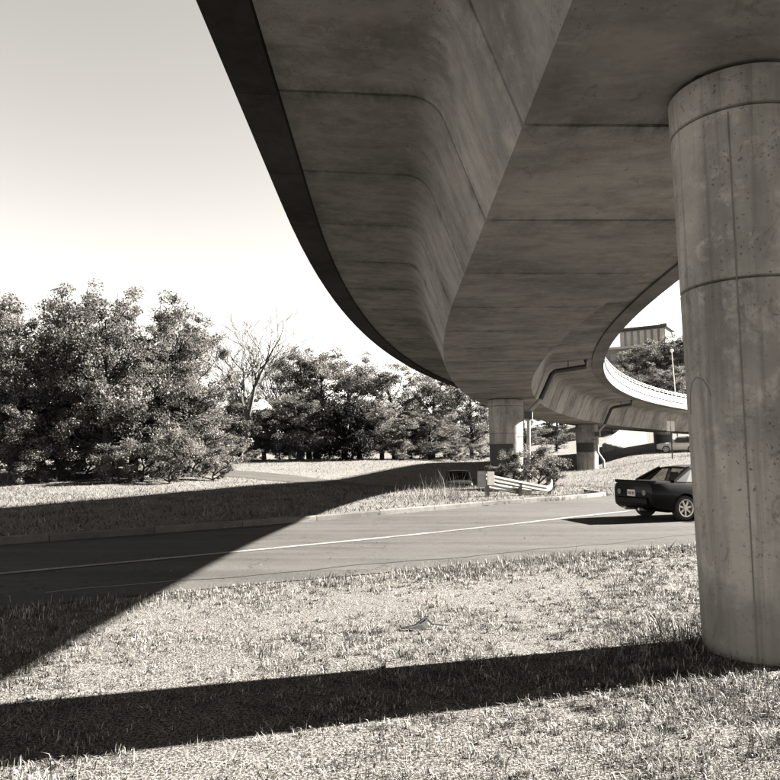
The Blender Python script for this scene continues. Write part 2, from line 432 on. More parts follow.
for i in range(NSEG):
    a = S0 + i * SEG; b = a + SEG
    st = [(a - .002, 1), (a + .02, 1), (a + .034, 0), (a + .95, 0), (a + 1.87, 0), (b - .034, 0), (b - .02, 1), (b + .002, 1)]
    st = [(s_ + (0.0006 if (i % 2 and s_ in (a - .002, b + .002)) else 0), q) for s_, q in st]
    rings = [[P3(s_, u, ZS + z) for u, z in (inset if q else pr)] for s_, q in st]
    so = vb(MB().loft(rings), 'deck_segment', M['concrete'], True)
    at = so.data.attributes.new('along', 'FLOAT', 'POINT')
    at.data.foreach_set('value', np.repeat(np.array([0, 0, 0, .34, .66, 1, 1, 1], np.float32), len(pr)))
# parapets with a lowered lip, outer fascia, recessed band
for sgn in (-1, 1):
    q = [(4.62, 1.86), (5.24, 1.90), (5.25, 2.42), (5.19, 2.45), (5.19, 2.52), (5.22, 2.54), (5.20, 3.02), (5.00, 3.05), (4.94, 2.26), (4.62, 2.26)]
    for i in range(NSEG):
        a = S0 + i * SEG + .012; b = a + SEG - .016
        rings = [[P3(s_, sgn * u, ZS + z) for u, z in q] for s_ in (a, (a + b) / 2, b)]
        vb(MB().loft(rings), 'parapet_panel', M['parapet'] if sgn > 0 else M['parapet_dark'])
    for z, r in ((3.38, .035), (3.22, .025)):
        vb(MB().tube([P3(S0 + k * 1.4, sgn * 5.1, ZS + z) for k in range(NSEG * 2 + 1)], r, 6), 'handrail', M['rail'], True)
    pm = MB().box((0, 0, .17), (.07, .05, .34)).mesh('rail_post', M['rail'])
    for k in range(NSEG * 2):
        s_ = S0 + k * 1.4 + .7; p = P3(s_, sgn * 5.1, ZS + 3.05); _, t, _n2 = frame(s_)
        link('rail_post', pm, via, Vector(p) + vinv, math.atan2(t[1], t[0]))
vb(MB().tube([P3(24 + k * 1.5, 5.27, ZS + 2.48) for k in range(38)], .045, 6), 'conduit', M['pipe_dark'], True)

# piers
def octring(ap, z, rot=R(22.5), cx=0, cy=0):
    r = ap / math.cos(math.pi / 8)
    return [(cx + r * math.cos(rot + k * math.pi / 4), cy + r * math.sin(rot + k * math.pi / 4), z) for k in range(8)]
def ring(r, z, n=56):
    return [(r * math.cos(2 * math.pi * k / n), r * math.sin(2 * math.pi * k / n), z) for k in range(n)]
def pier(x, y, r0, r1, label, patch=None, seam=None):
    g = h(x, y)
    root = empty('bridge_pier', (x, y, g), 0, label, 'bridge pier', 'round piers carrying the viaduct')
    top = ZS - g - .03
    ap = lambda z: r0 + (r1 - r0) * (z / top)
    cuts = [-.5, top - 1.84 if top > 3 else top * .5, top - .36, top]
    for i, (a, b) in enumerate(zip(cuts[:-1], cuts[1:])):
        e = .004 if i == 2 else 0
        rr = [(a + .003, ap(a) - .02), (a + .016, ap(a) + e), (b - .016, ap(b) + e), (b - .003, ap(b) - .02)]
        MB().loft([ring(q, z) for z, q in rr]).build('capital' if i == 2 else 'shaft_section', M['pier'], root, True)
    for dx in (-.3, .3): MB().box((dx, 0, top + .012), (.38, .6, .035)).build('bearing_pad', M['rubber'], root)
    for sa in (seam or ()):
        c, s_ = math.cos(R(sa)), math.sin(R(sa))
        MB().bar((ap(0) * c, ap(0) * s_, .02), ((ap(top - .4) + .002) * c, (ap(top - .4) + .002) * s_, top - .4), .010, .008).build('form_seam', M['post_wood'], root)
    if patch:
        za, zb, a0, a1 = patch; rings = []
        for off in (.006, -.03):
            for z in (za, zb):
                rings.append([((ap(z) + off) * math.cos(R(a0 + (a1 - a0) * k / 20)), (ap(z) + off) * math.sin(R(a0 + (a1 - a0) * k / 20)), z) for k in range(21)])
        rings = [rings[0], rings[1], rings[3], rings[2], rings[0]]
        MB().loft(rings, closed=False, cap=False).build('paint_patch', M['black_paint'], root, True)
    return root
P1 = pier(3.2, 6.17, .49, .58, 'large round concrete pier filling the right edge of the picture', None, (236, 56))
sc_pts = []
for a_, z_ in ((176, 2.02), (177, 2.16), (181, 2.28), (190, 2.335), (199, 2.31), (205, 2.23), (207, 2.16)):
    rr_ = .49 + .09 * z_ / 4.97 + .001; sc_pts.append((rr_ * math.cos(R(a_)), rr_ * math.sin(R(a_)), z_))
MB().tube(sc_pts, .005, 5).build('scrawled_mark', M['post_wood'], P1, True)
P2c, _, P2n = frame(38.6); P3c, _, P3n = frame(14 + RAD * math.asin(49.5 / RAD)); P4c, _, P4n = frame(14 + RAD * math.asin(65 / RAD))
P2 = pier(P2c[0], P2c[1], .86, .95, 'concrete pier with a black painted base behind the guardrail', (.05, 2.3, 160, 285))
P3_ = pier(P3c[0], P3c[1], .92, 1.0, 'smaller distant pier with a black painted band and jogged pipe', (1.6, 2.45, 160, 290))
P4 = pier(P4c[0], P4c[1], .95, 1.0, 'farthest black shaded pier beside the pale bank', (.1, 2.3, 130, 350))

# drain pipes
def drain(s, c, n, tlen, jog, label):
    g = h(*(c + n * 1.2)); root = empty('drain_pipe', (c[0] + n[0] * 1.15, c[1] + n[1] * 1.15, g), 0, label, 'drain pipe', 'roof drains running down the viaduct piers')
    inv = Vector((-c[0] - n[0] * 1.15, -c[1] - n[1] * 1.15, -g))
    def b(m, nm, mt): m.v = [tuple(Vector(p) + inv) for p in m.v]; return m.build(nm, mt, root, True)
    q = lambda u, z, ds=0: P3(s + ds, u, z)
    run = [q(4.3, ZS + 1.97), q(4.3, ZS + 1.55), q(2.75, ZS + 1.35), q(2.55, ZS + 1.2), q(1.95, ZS - .1), q(1.35, ZS - .75)]
    b(MB().tube(run[:3], .13, 10), 'outlet_pipe', M['pipe_dark']); b(MB().tube(run[2:5], .13, 10), 'offset_pipe', M['pipe_dark'])
    b(MB().tube(run[4:], .12, 10), 'elbow_pipe', M['pipe'])
    b(MB().box(q(1.3, ZS - .95), (.42, .42, .4), math.atan2(n[1], n[0])), 'hopper', M['pipe_dark'])
    zb = 1.5 if jog else .1
    dn = [q(1.3, ZS - 1.1), q(1.25, g + zb)]
    if jog: dn += [q(1.75, g + .75), q(1.75, g + .02)]
    b(MB().tube(dn, .10, 10), 'downpipe', M['pipe'])
    for z in (g + 1.0, g + 2.6):
        if jog and z < g + 1.5: continue
        b(MB().bar(q(.7, z), q(1.38, z), .06, .05), 'pipe_bracket', M['pipe_dark'])
    b(MB().bar(q(3.4, ZS + 1.92), q(3.4, ZS + 1.40), .04, .04), 'hanger', M['pipe_dark'])
drain(37.6, P2c, P2n, 3, False, 'dark drain pipe bent along the web to the pier behind the guardrail')
drain(14 + RAD * math.asin(49.0 / RAD) - .5, P3c, P3n, 3, True, 'far drain pipe with a pale jogged foot beside the smaller distant pier')

# ------------------------------------------------------------------ trees
def leaf_cloud(centers, radii, per, size, rg, flat=.75):
    n = len(centers) * per
    C = np.repeat(centers, per, 0); Rr = np.repeat(radii, per)[:, None]
    d = rg.normal(size=(n, 3)); d /= np.linalg.norm(d, axis=1)[:, None]; rad = rg.random((n, 1)) ** .45
    p = C + d * rad * Rr * np.array([1, 1, flat])
    a = rg.normal(size=(n, 3)); a /= np.linalg.norm(a, axis=1)[:, None]
    b = np.cross(a, rg.normal(size=(n, 3))); b /= np.linalg.norm(b, axis=1)[:, None]
    s = size * rg.uniform(.55, 1.3, (n, 1)) * np.repeat(rg.uniform(.75, 1.35, len(centers)), per)[:, None]
    V = np.stack([p - a * s, p + b * s * .55, p + a * s, p - b * s * .55], 1).reshape(-1, 3)
    return V
def tree_mesh(kind, seed, clumps=130, per=95, leaf=.13, lm='leaf', H_=10.0, cw=3.6, base=.18, bark='bark', cr=.75):
    """normalised broadleaf tree: real tapered trunk, limbs to each clump, leaf-sized faces"""
    rg = np.random.default_rng(seed); rd = random.Random(seed)
    m = MB()
    lean = rg.normal(0, .25, 2); trunk = []
    for k in range(8):
        t = k / 7; trunk.append(Vector((lean[0] * t * t * 1.6 + rg.normal(0, .06), lean[1] * t * t * 1.6 + rg.normal(0, .06), t * H_ * .86)))
    trunk[0] = Vector((0, 0, -.3))
    m.tube(trunk, [(.24 * (1 - .85 * k / 7) + .02) * (H_ / 10) for k in range(8)], 8)
    cs = []; rs = []; nl = max(9, clumps // 9); k = 0
    while len(cs) < clumps:
        t0 = base * .8 + (.92 - base * .8) * ((k % nl) + .5) / nl; k += 1
        tt = min(.999, max(0.0, t0)) * 7 / .86 * .86; q = trunk[int(tt)].lerp(trunk[min(7, int(tt) + 1)], tt % 1)
        az = k * 2.399 + rg.normal(0, .35); el = R(rg.uniform(8, 38) + 38 * t0)
        rel = (t0 - base) / (1 - base)
        L = cw * (.55 + .75 * math.sin(math.pi * min(1, max(.08, rel * .8 + .18))) ** .8) * rg.uniform(.6, 1.12)
        dv = Vector((math.cos(az) * math.cos(el), math.sin(az) * math.cos(el), math.sin(el)))
        L = min(L, (H_ * 1.0 - q.z) / max(.1, dv.z))
        e = q + dv * L; mid = q.lerp(e, .5) + Vector((rg.normal(0, .12), rg.normal(0, .12), -.06 * L))
        m.tube([q, mid, e], [.02 + .055 * (1 - t0), .04, .01], 5, False)
        for j_ in range(rd.randint(5, 10)):
            u = rg.uniform(.35, 1.05); p0 = (q.lerp(mid, u * 2) if u < .5 else mid.lerp(e, u * 2 - 1)); p1 = p0 + Vector(rg.normal(0, .34 * (H_ / 10) ** .5, 3))
            m.tube([p0, p1], [.018, .006], 3, False); cs.append(np.array(p1)); rs.append(cr * rg.uniform(.4, 1.25))
    cs = np.array(cs); rs = np.array(rs)
    bark_me = m.mesh(kind + '_trunk', M[bark], True)
    V = leaf_cloud(cs, rs, per, leaf, rg); f = np.arange(len(V))
    return bark_me, np_mesh(kind + '_crown', V, f, 4, M[lm])
def bare_mesh(seed, H_=10, bark='bark_pale'):
    rg = random.Random(seed); m = MB()
    def grow(p, d, L, r, lev):
        q = p + d * L * .5 + Vector((rg.gauss(0, .05), rg.gauss(0, .05), rg.gauss(0, .03))) * L
        e = q + (d + Vector((rg.gauss(0, .12), rg.gauss(0, .12), .06))).normalized() * L * .5
        m.tube([p, q, e], [r, r * .85, r * .6], 6 if lev < 2 else 3, False)
        if lev >= 6: return
        for k in range((5, 4, 3, 3, 2, 2)[lev]):
            ax = Vector((rg.gauss(0, 1), rg.gauss(0, 1), rg.gauss(0, .3))).normalized()
            dd = (d + ax * rg.uniform(.35, .8)).normalized(); dd.z += .14; dd.normalize()
            grow(p.lerp(q, .6).lerp(e, rg.uniform(.25, 1.0)), dd, L * rg.uniform(.6, .84), max(.009, r * .56), lev + 1)
    grow(Vector((0, 0, -.3)), Vector((0, .02, 1)).normalized(), H_ * .33, .17, 0)
    return m.mesh('bare_trunk', M[bark], False)
TV = [tree_mesh('broad_a', 1, 260, 165, .066, 'leaf', 10, 3.4, .22, cr=.62), tree_mesh('broad_b', 2, 250, 165, .066, 'leaf', 10, 3.1, .16, cr=.62), tree_mesh('broad_c', 5, 260, 150, .07, 'leaf_pale', 10, 3.4, .1, cr=.66),
      tree_mesh('broad_d', 9, 230, 140, .065, 'leaf_pale', 10, 3.0, .14, 'bark', cr=.64)]
EV = tree_mesh('evergreen', 12, 150, 160, .08, 'leaf_dark', 6, 3.0, .04, cr=.9)
SH = tree_mesh('shrub', 14, 80, 150, .045, 'leaf_pale', 2.6, 1.7, .05, cr=.42)
SPARSE = None and tree_mesh('sparse', 17, 120, 50, .06, 'leaf_pale', 10, 3.4, .2, 'bark', cr=.8)
BARE = bare_mesh(4); BARE2 = bare_mesh(21)

def px2x(px, y): return (px - 390) / 700 * y
def tree(px, d, top, var, label, wide=1.0, rz=None, name='broadleaf_tree', group='trees along the edge of the wood', cat='tree', Hn=10.0, tl=None):
    if 212 < px < 484 and 50 < d < 76: d *= 1.2
    x = px2x(px, d); g = h(x, d)
    up = ((390 - top) / 700); zt = 1.6 + d * (up * .995 + .102) / (.995 - up * .102)
    sc = (zt - g) / Hn * 1.0
    root = empty(name, (x, d, g), random.random() * 6.28 if rz is None else rz, label, cat, group)
    root.scale = (sc * wide, sc * wide, sc)
    tr, cr = (var if isinstance(var, tuple) else (var, None))
    o = link('trunk', tr, root)
    if cr: link('crown', cr, root)
    return root
G1 = 'leafy trees of the wood on the left'
T = lambda *a, **k: tree(*a, group=G1, **k)
T(14, 44, 310, TV[1], 'leafy tree at the far left edge of the wood')
T(62, 48, 297, TV[0], 'tall leafy tree second from the left edge of the wood', wide=.95)
T(108, 45, 296, TV[0], 'tallest round-crowned tree with a dark trunk left of the wood', wide=1.0, rz=2.1)
T(157, 49, 306, TV[1], 'tall leafy tree just right of the tallest round-crowned tree', wide=1.0)
T(190, 52, 316, TV[2], 'pale leafy tree left of the bare spreading tree', wide=.8)
T(240, 68, 388, TV[2], 'low pale tree under the bare spreading tree', wide=1.3)
T(225, 58, 400, TV[2], 'small bushy tree left below the bare spreading tree', wide=1.8)
T(302, 64, 350, TV[2], 'loose pale tree right of the bare spreading tree', wide=1.05)
T(318, 62, 350, TV[3], 'airy leafed tree in the middle of the wood', wide=1.4)
T(300, 58, 395, TV[2], 'bushy pale tree below the airy leafed tree', wide=1.8)
T(345, 66, 356, TV[3], 'slim pale birch-like tree behind the dark evergreen bush', wide=1.3)
T(395, 62, 366, TV[2], 'leafy tree right behind the dark evergreen bush', wide=1.5)
T(382, 58, 405, TV[3], 'rounded leafy tree close right of the dark evergreen bush', wide=1.9)
T(432, 64, 372, TV[0], 'leafy tree just left of where the deck edge meets the wood', wide=1.5)
T(430, 60, 410, TV[2], 'broad low tree behind the parked dark vehicle', wide=1.9)
T(472, 66, 372, TV[1], 'leafy tree partly behind the pier with the black painted base', wide=1.2)
T(40, 50, 350, TV[2], 'pale mid-height tree behind the far left tree', wide=1.5)
T(135, 52, 345, TV[3], 'pale mid-height tree between the tall trees', wide=1.5)
T(185, 50, 370, TV[1], 'mid-height bushy tree at the right foot of the tall trees', wide=1.6)
T(85, 53, 360, TV[1], 'shaded bushy tree behind the trunk of the tallest tree', wide=1.8)
T(265, 60, 405, TV[3], 'bushy low tree beside the bare tree trunk', wide=1.7)
for px_, d_, tp_, v_, lb_ in ((30, 66, 395, 1, 'far left tree'), (95, 68, 392, 0, 'tallest round-crowned tree'), (150, 70, 398, 2, 'pale twiggy shrub'), (205, 78, 402, 1, 'pale left tree'), (250, 82, 408, 0, 'bare spreading tree'), (310, 80, 402, 1, 'airy leafed tree'), (360, 84, 404, 0, 'dark evergreen bush'), (410, 80, 408, 2, 'right neighbour of the evergreen'), (455, 84, 408, 1, 'small dark vehicle')):
    T(px_, d_, tp_, TV[v_], 'shaded tree deep in the wood directly behind the ' + lb_, wide=2.2)
T(-20, 47, 298, TV[0], 'leafy tree just outside the left edge')
T(525, 84, 408, TV[0], 'tree seen below the deck right of the guardrail pier', wide=1.4)
T(556, 88, 400, TV[1], 'tree seen below the deck left of the smaller distant pier', wide=1.5)
T(612, 104, 395, TV[1], 'tree seen below the deck above the pale bank', wide=1.4)
T(645, 108, 400, TV[0], 'tree seen below the deck behind the farthest pier', wide=1.3)
tree(248, 56, 330, BARE, 'bare spreading tree with pale branches against the sky', wide=1.3, name='bare_tree', group=None, Hn=7.3, rz=.6)
tree(292, 72, 338, BARE2, 'smaller bare tree reaching above the leafy crowns', name='bare_tree', group=None, Hn=9.3, rz=2)
tree(445, 70, 356, BARE2, 'bare tree tips showing beside the deck edge', name='bare_tree', group=None, Hn=9.3, rz=1)
tree(352, 56, 402, EV, 'dark dense evergreen bush in front of the wood', name='evergreen_bush', group=None, cat='bush', Hn=6.3, rz=1, wide=1.0)
G2 = 'shrubs at the foot of the wood'
for px, d, tp, wd, lb in ((172, 44, 430, 1.0, 'pale twiggy shrub at the foot of the tall trees'), (215, 47, 448, 1.2, 'low shrub right of the pale twiggy shrub'), (60, 44, 440, 1.3, 'low shrub below the second tree from the left'),
                      (120, 43, 445, 1.2, 'low shrub beside the trunk of the tallest tree'), (20, 42, 438, 1.3, 'low shrub at the far left edge'), (300, 56, 445, 1.5, 'low shrub left of the dark evergreen bush'), (400, 57, 440, 1.6, 'low shrub right of the dark evergreen bush'), (455, 58, 445, 1.5, 'low shrub behind the parked dark vehicle'), (258, 54, 450, 1.4, 'low shrub under the bare spreading tree')):
    tree(px, d, tp, SH, lb, wide=wd, name='shrub', group=G2, cat='shrub', Hn=2.75)
for k_, (px, d, tp, lb) in enumerate(((38, 45, 446, 'under the far left tree'), (90, 46, 440, 'left of the dark trunk'), (145, 45, 442, 'right of the dark trunk'), (195, 49, 440, 'between the two pale shrubs'), (238, 52, 444, 'below the bare spreading tree'), (280, 58, 440, 'left of the evergreen bush'), (325, 60, 440, 'behind the evergreen bush'), (420, 60, 442, 'left behind the small dark vehicle'), (478, 62, 444, 'left behind the black-based pier'))):
    tree(px, d, tp, SH, 'dense low shrub in the undergrowth ' + lb, wide=1.5, name='shrub', group=G2, cat='shrub', Hn=2.75)
tree(512, 33.5, 452, SH, 'leafy bush growing against the black-based pier', wide=.9, name='shrub', group=None, cat='bush', Hn=2.75)
tree(538, 32.5, 447, SH, 'pale leafy bush right of the black-based pier', wide=1.0, name='shrub', group=None, cat='bush', Hn=2.75, rz=1)
tree(497, 33, 466, SH, 'low leafy bush left of the black-based pier foot', wide=1.2, name='shrub', group=None, cat='bush', Hn=2.75, rz=5)
tree(553, 33, 468, SH, 'small bush at the curled end of the guardrail', wide=1.0, name='shrub', group=None, cat='bush', Hn=2.75, rz=3)
G3 = 'trees on the hill below the apartment building'
for px, d, tp, k, wd, lb in ((622, 118, 362, 1, 1.1, 'leafy hill tree below the left end of the apartment building'), (640, 122, 350, 2, 1.1, 'pale hill tree below the middle of the apartment building'), (660, 124, 340, 0, 1.1, 'tall hill tree below the right end of the apartment building'),
                         (684, 126, 336, 2, 1.1, 'pale hill tree right behind the street lamp'), (650, 112, 372, 1, 1.5, 'lower hill tree just above the far parapet'), (678, 112, 368, 0, 1.5, 'lower hill tree at the foot of the street lamp'), (625, 108, 380, 2, 1.4, 'lowest pale hill tree in the bend of the parapet'), (710, 125, 335, 1, 1.2, 'hill tree hidden mostly by the large pier'), (745, 122, 338, 2, 1.2, 'hill tree beyond the large pier')):
    tree(px, d, tp, TV[k], lb, wide=wd, group=G3)

# ------------------------------------------------------------------ apartment building
def building():
    d = 172; x = px2x(622, d); g = h(x, d)
    root = empty('apartment_building', (x, d, g), R(-34), 'pale flat-roofed apartment building with a rooftop penthouse above the trees', 'building')
    zt = 1.6 + d * .164 - g
    MB().box((9, 9, zt / 2), (34, 14, zt)).build('wall', M['bldg'], root)
    MB().box((9, 9, zt + .3), (34.6, 14.6, .6)).build('parapet', M['bldg_light'], root)
    wm = MB().box((0, 0, 0), (2.3, .12, 1.7)).mesh('window', M['bldg_glass']); bm_ = MB().box((0, 0, 0), (3.4, 1.2, .9)).mesh('balcony', M['bldg_light'])
    for r in range(5):
        for k in range(8):
            link('window', wm, root, (-6 + k * 4.3, 1.97, zt - 2.0 - r * 3.2))
            if k % 2 == 0: link('balcony', bm_, root, (-6 + k * 4.3, 1.35, zt - 3.2 - r * 3.2))
    ph = MB().box((4.6, 8, zt + .6 + 2.1), (11, 8, 4.2)).build('penthouse', M['bldg'], root)
    pm = MB().box((0, 0, 0), (1.0, .2, 3.6)).mesh('panel', M['bldg_light'])
    pg = MB().box((0, 0, 0), (.75, .14, 3.2)).mesh('pane', M['bldg_glass'])
    for k in range(7):
        link('panel', pm, ph, (-.3 + k * 1.62, 3.93, zt + 2.7))
        if k < 4: link('pane', pg, ph, (.51 + k * 1.62, 3.97, zt + 2.7))
    MB().box((4.6, 8, zt + 5.15), (12.2, 9.2, .6)).build('roof', M['roofing'], root)
    for k, (a, b) in enumerate(((.5, 1.2), (2.4, 1.0), (4.6, 1.4), (7.0, 3.0), (8.2, 1.0))):
        MB().tube([(a, 6, zt + 5.45), (a, 6, zt + 5.5 + b)], .09, 6).build('antenna', M['rail'], root)
    MB().box((9.3, 7, zt + 5.8), (1.6, 2.0, .8)).build('roof_unit', M['bldg_light'], root)
building()

# street lamp and sign, pale bank wall
x = px2x(677, 84); g = h(x, 84)
lp = empty('street_lamp', (x, 84, g), 0, 'slim street lamp with a white head rising behind the far parapet', 'street lamp')
zt = 1.6 + 84 * .158 - g
MB().tube([(0, 0, -.3), (0, 0, zt * .5), (-.25, 0, zt)], [.09, .065, .05], 8).build('pole', M['lampw'], lp, True)
MB().loft([octring(r_, zt + z_, 0, -.25) for r_, z_ in ((.06, -.1), (.16, .05), (.21, .18), (.15, .32), (.05, .36))]).build('lamp_head', M['lampw'], lp, True)
x = px2x(671, 54) ; g = h(x, 54)
sg = empty('road_sign', (x, 54, g), R(12), 'small two-plate road sign on a thin dark post on the grassy slope', 'sign')
MB().box((0, 0, 1.1), (.07, .05, 2.7)).build('post', M['pipe_dark'], sg)
for dx in (-.19, .17): MB().box((dx - .05, -.05, 2.52), (.30, .02, .78)).build('sign_plate', M['sign'], sg)
def bank():
    root = empty('retaining_wall', (29, 88, h(29, 88)), 0, 'pale sunlit sloping concrete bank wall below the deck', 'wall')
    pts = [(25.6, 84.5), (28, 87), (30.6, 89.5), (33.5, 91.5)]
    ht = (.9, 2.0, 2.9, 3.1); r = []
    for (a, b), t in zip(pts, ht):
        g = h(a, b); r.append([(a - 29, b - 88, z - h(29, 88)) for z in (0,)])
    for i in range(3):
        rings = []
        for j, e in ((i, .01), (i + 1, -.01)):
            a, b = pts[j]; g = h(a, b) - h(29, 88); t = ht[j]
            rings.append([(a - 29 + e, b - 88, g - .3), (a - 29 + .1 * t - .05 + e, b - 88 + .5 * t, g + t), (a - 29 + .1 * t + .1 + e, b - 88 + .5 * t + .3, g + t), (a - 29 + .4 + e, b - 88 + .9, g - .3)])
        MB().loft(rings).build('wall_panel', M['parapet'], root)
bank()

# ------------------------------------------------------------------ guardrail
def guardrail():
    a = Vector((px2x(484, 27.5), 27.5, 0)); b = Vector((px2x(556, 29.5), 29.5, 0)); ga = h(a.x, a.y); gb = h(b.x, b.y)
    root = empty('guardrail', (a.x, a.y, ga), 0, 'battered pale guardrail sagging to the right in front of the bush', 'guardrail')
    def W(p, q, name, hgt, bend=0):
        prof = [(-.125, 0), (-.095, .06), (-.05, .06), (-.018, 0), (.018, 0), (.05, .06), (.095, .06), (.125, 0)]
        d = (q - p); side = Vector((d.y, -d.x, 0)).normalized(); rings = []
        for k in range(21):
            t = k / 20; c = p.lerp(q, t); c = c + side * (-.35 * bend * max(0, t - .85) ** 2 * 44) ; c.z += bend * max(0, t - .86) * 2.6 - .02 * math.sin(t * 3.1)
            rings.append([tuple(c + side * o + Vector((0, 0, z))) for z, o in prof] + [tuple(c + side * (o - .012) + Vector((0, 0, z))) for z, o in prof[::-1]])
        m = MB().loft(rings); m.v = [tuple(Vector(v) - Vector((a.x, a.y, ga))) for v in m.v]; m.build(name, M['rail'], root, True)
    W(Vector((a.x, a.y, ga + .78)), Vector((b.x, b.y, gb + .16)), 'rail_beam', .3, 1)
    W(Vector((a.x + .1, a.y + .35, ga + .46)), Vector((a.x + 2.1, a.y + 1.4, ga + .10)), 'rail_beam', .3)
    def bx(p, d, nm, mt, rz=0): MB().box(Vector(p) - Vector((a.x, a.y, ga)), d, rz).build(nm, mt, root)
    bx((a.x + .10, a.y + .12, ga + .25), (.16, .18, .95), 'post', M['post_wood'])
    bx((a.x + 1.55, a.y + .95, ga + .10), (.13, .15, .80), 'post', M['post_wood'])
    bx((b.x - .3, b.y + .2, gb + .05), (.13, .15, .5), 'post', M['post_wood'])
    bx((a.x - .13, a.y - .08, ga + .70), (.36, .06, .58), 'end_plate', M['post_wood'], R(20))
    bx((a.x + .22, a.y - .10, ga + .72), (.30, .05, .52), 'end_plate', M['sign'], R(20))
guardrail()

# ------------------------------------------------------------------ vehicles
def wheel_parts(root, x, y, r=.32, wd=.20, sgn=1):
    wl = empty('wheel', (x, y, r)); wl.parent = root
    prof = [(.62 * r, -wd / 2), (.92 * r, -wd / 2), (r, -wd * .36), (r, wd * .36), (.92 * r, wd / 2), (.62 * r, wd / 2)]
    n = 28
    rings = [[(math.cos(2 * math.pi * k / n) * q, o, math.sin(2 * math.pi * k / n) * q) for q, o in prof] for k in range(n)]
    m = MB(); L = len(prof); vs = [p for r_ in rings for p in r_]
    m.add(vs, [(i * L + j, i * L + (j + 1) % L, ((i + 1) % n) * L + (j + 1) % L, ((i + 1) % n) * L + j) for i in range(n) for j in range(L)])
    m.build('tyre', M['tyre'], wl, True)
    m = MB(); o = sgn * wd * .38
    prof = [(.72 * r, o + .035 * sgn), (.62 * r, o + .03 * sgn), (.58 * r, o - .05 * sgn), (.66 * r, o - .05 * sgn)]
    rings = [[(math.cos(2 * math.pi * k / n) * q, e, math.sin(2 * math.pi * k / n) * q) for q, e in prof] for k in range(n)]
    vs = [p for r_ in rings for p in r_]; L = 4
    m.add(vs, [(i * L + j, i * L + (j + 1) % L, ((i + 1) % n) * L + (j + 1) % L, ((i + 1) % n) * L + j) for i in range(n) for j in range(L)])
    for k in range(7):
        a = 2 * math.pi * k / 7 + .2; c, s_ = math.cos(a), math.sin(a); Mx = Matrix(((c, 0, -s_), (0, 1, 0), (s_, 0, c)))
        m.box((c * r * .33, o - .01 * sgn, s_ * r * .33), (r * .58, .035, .05), M=Mx)
    m.tube([(0, o - .04 * sgn, 0), (0, o + .02 * sgn, 0)], .06, 10)
    m.build('rim', M['rim'], wl, True)
    MB().tube([(0, -wd * .2, 0), (0, wd * .1, 0)], r * .56, 16).build('brake_disc', M['trim'], wl)

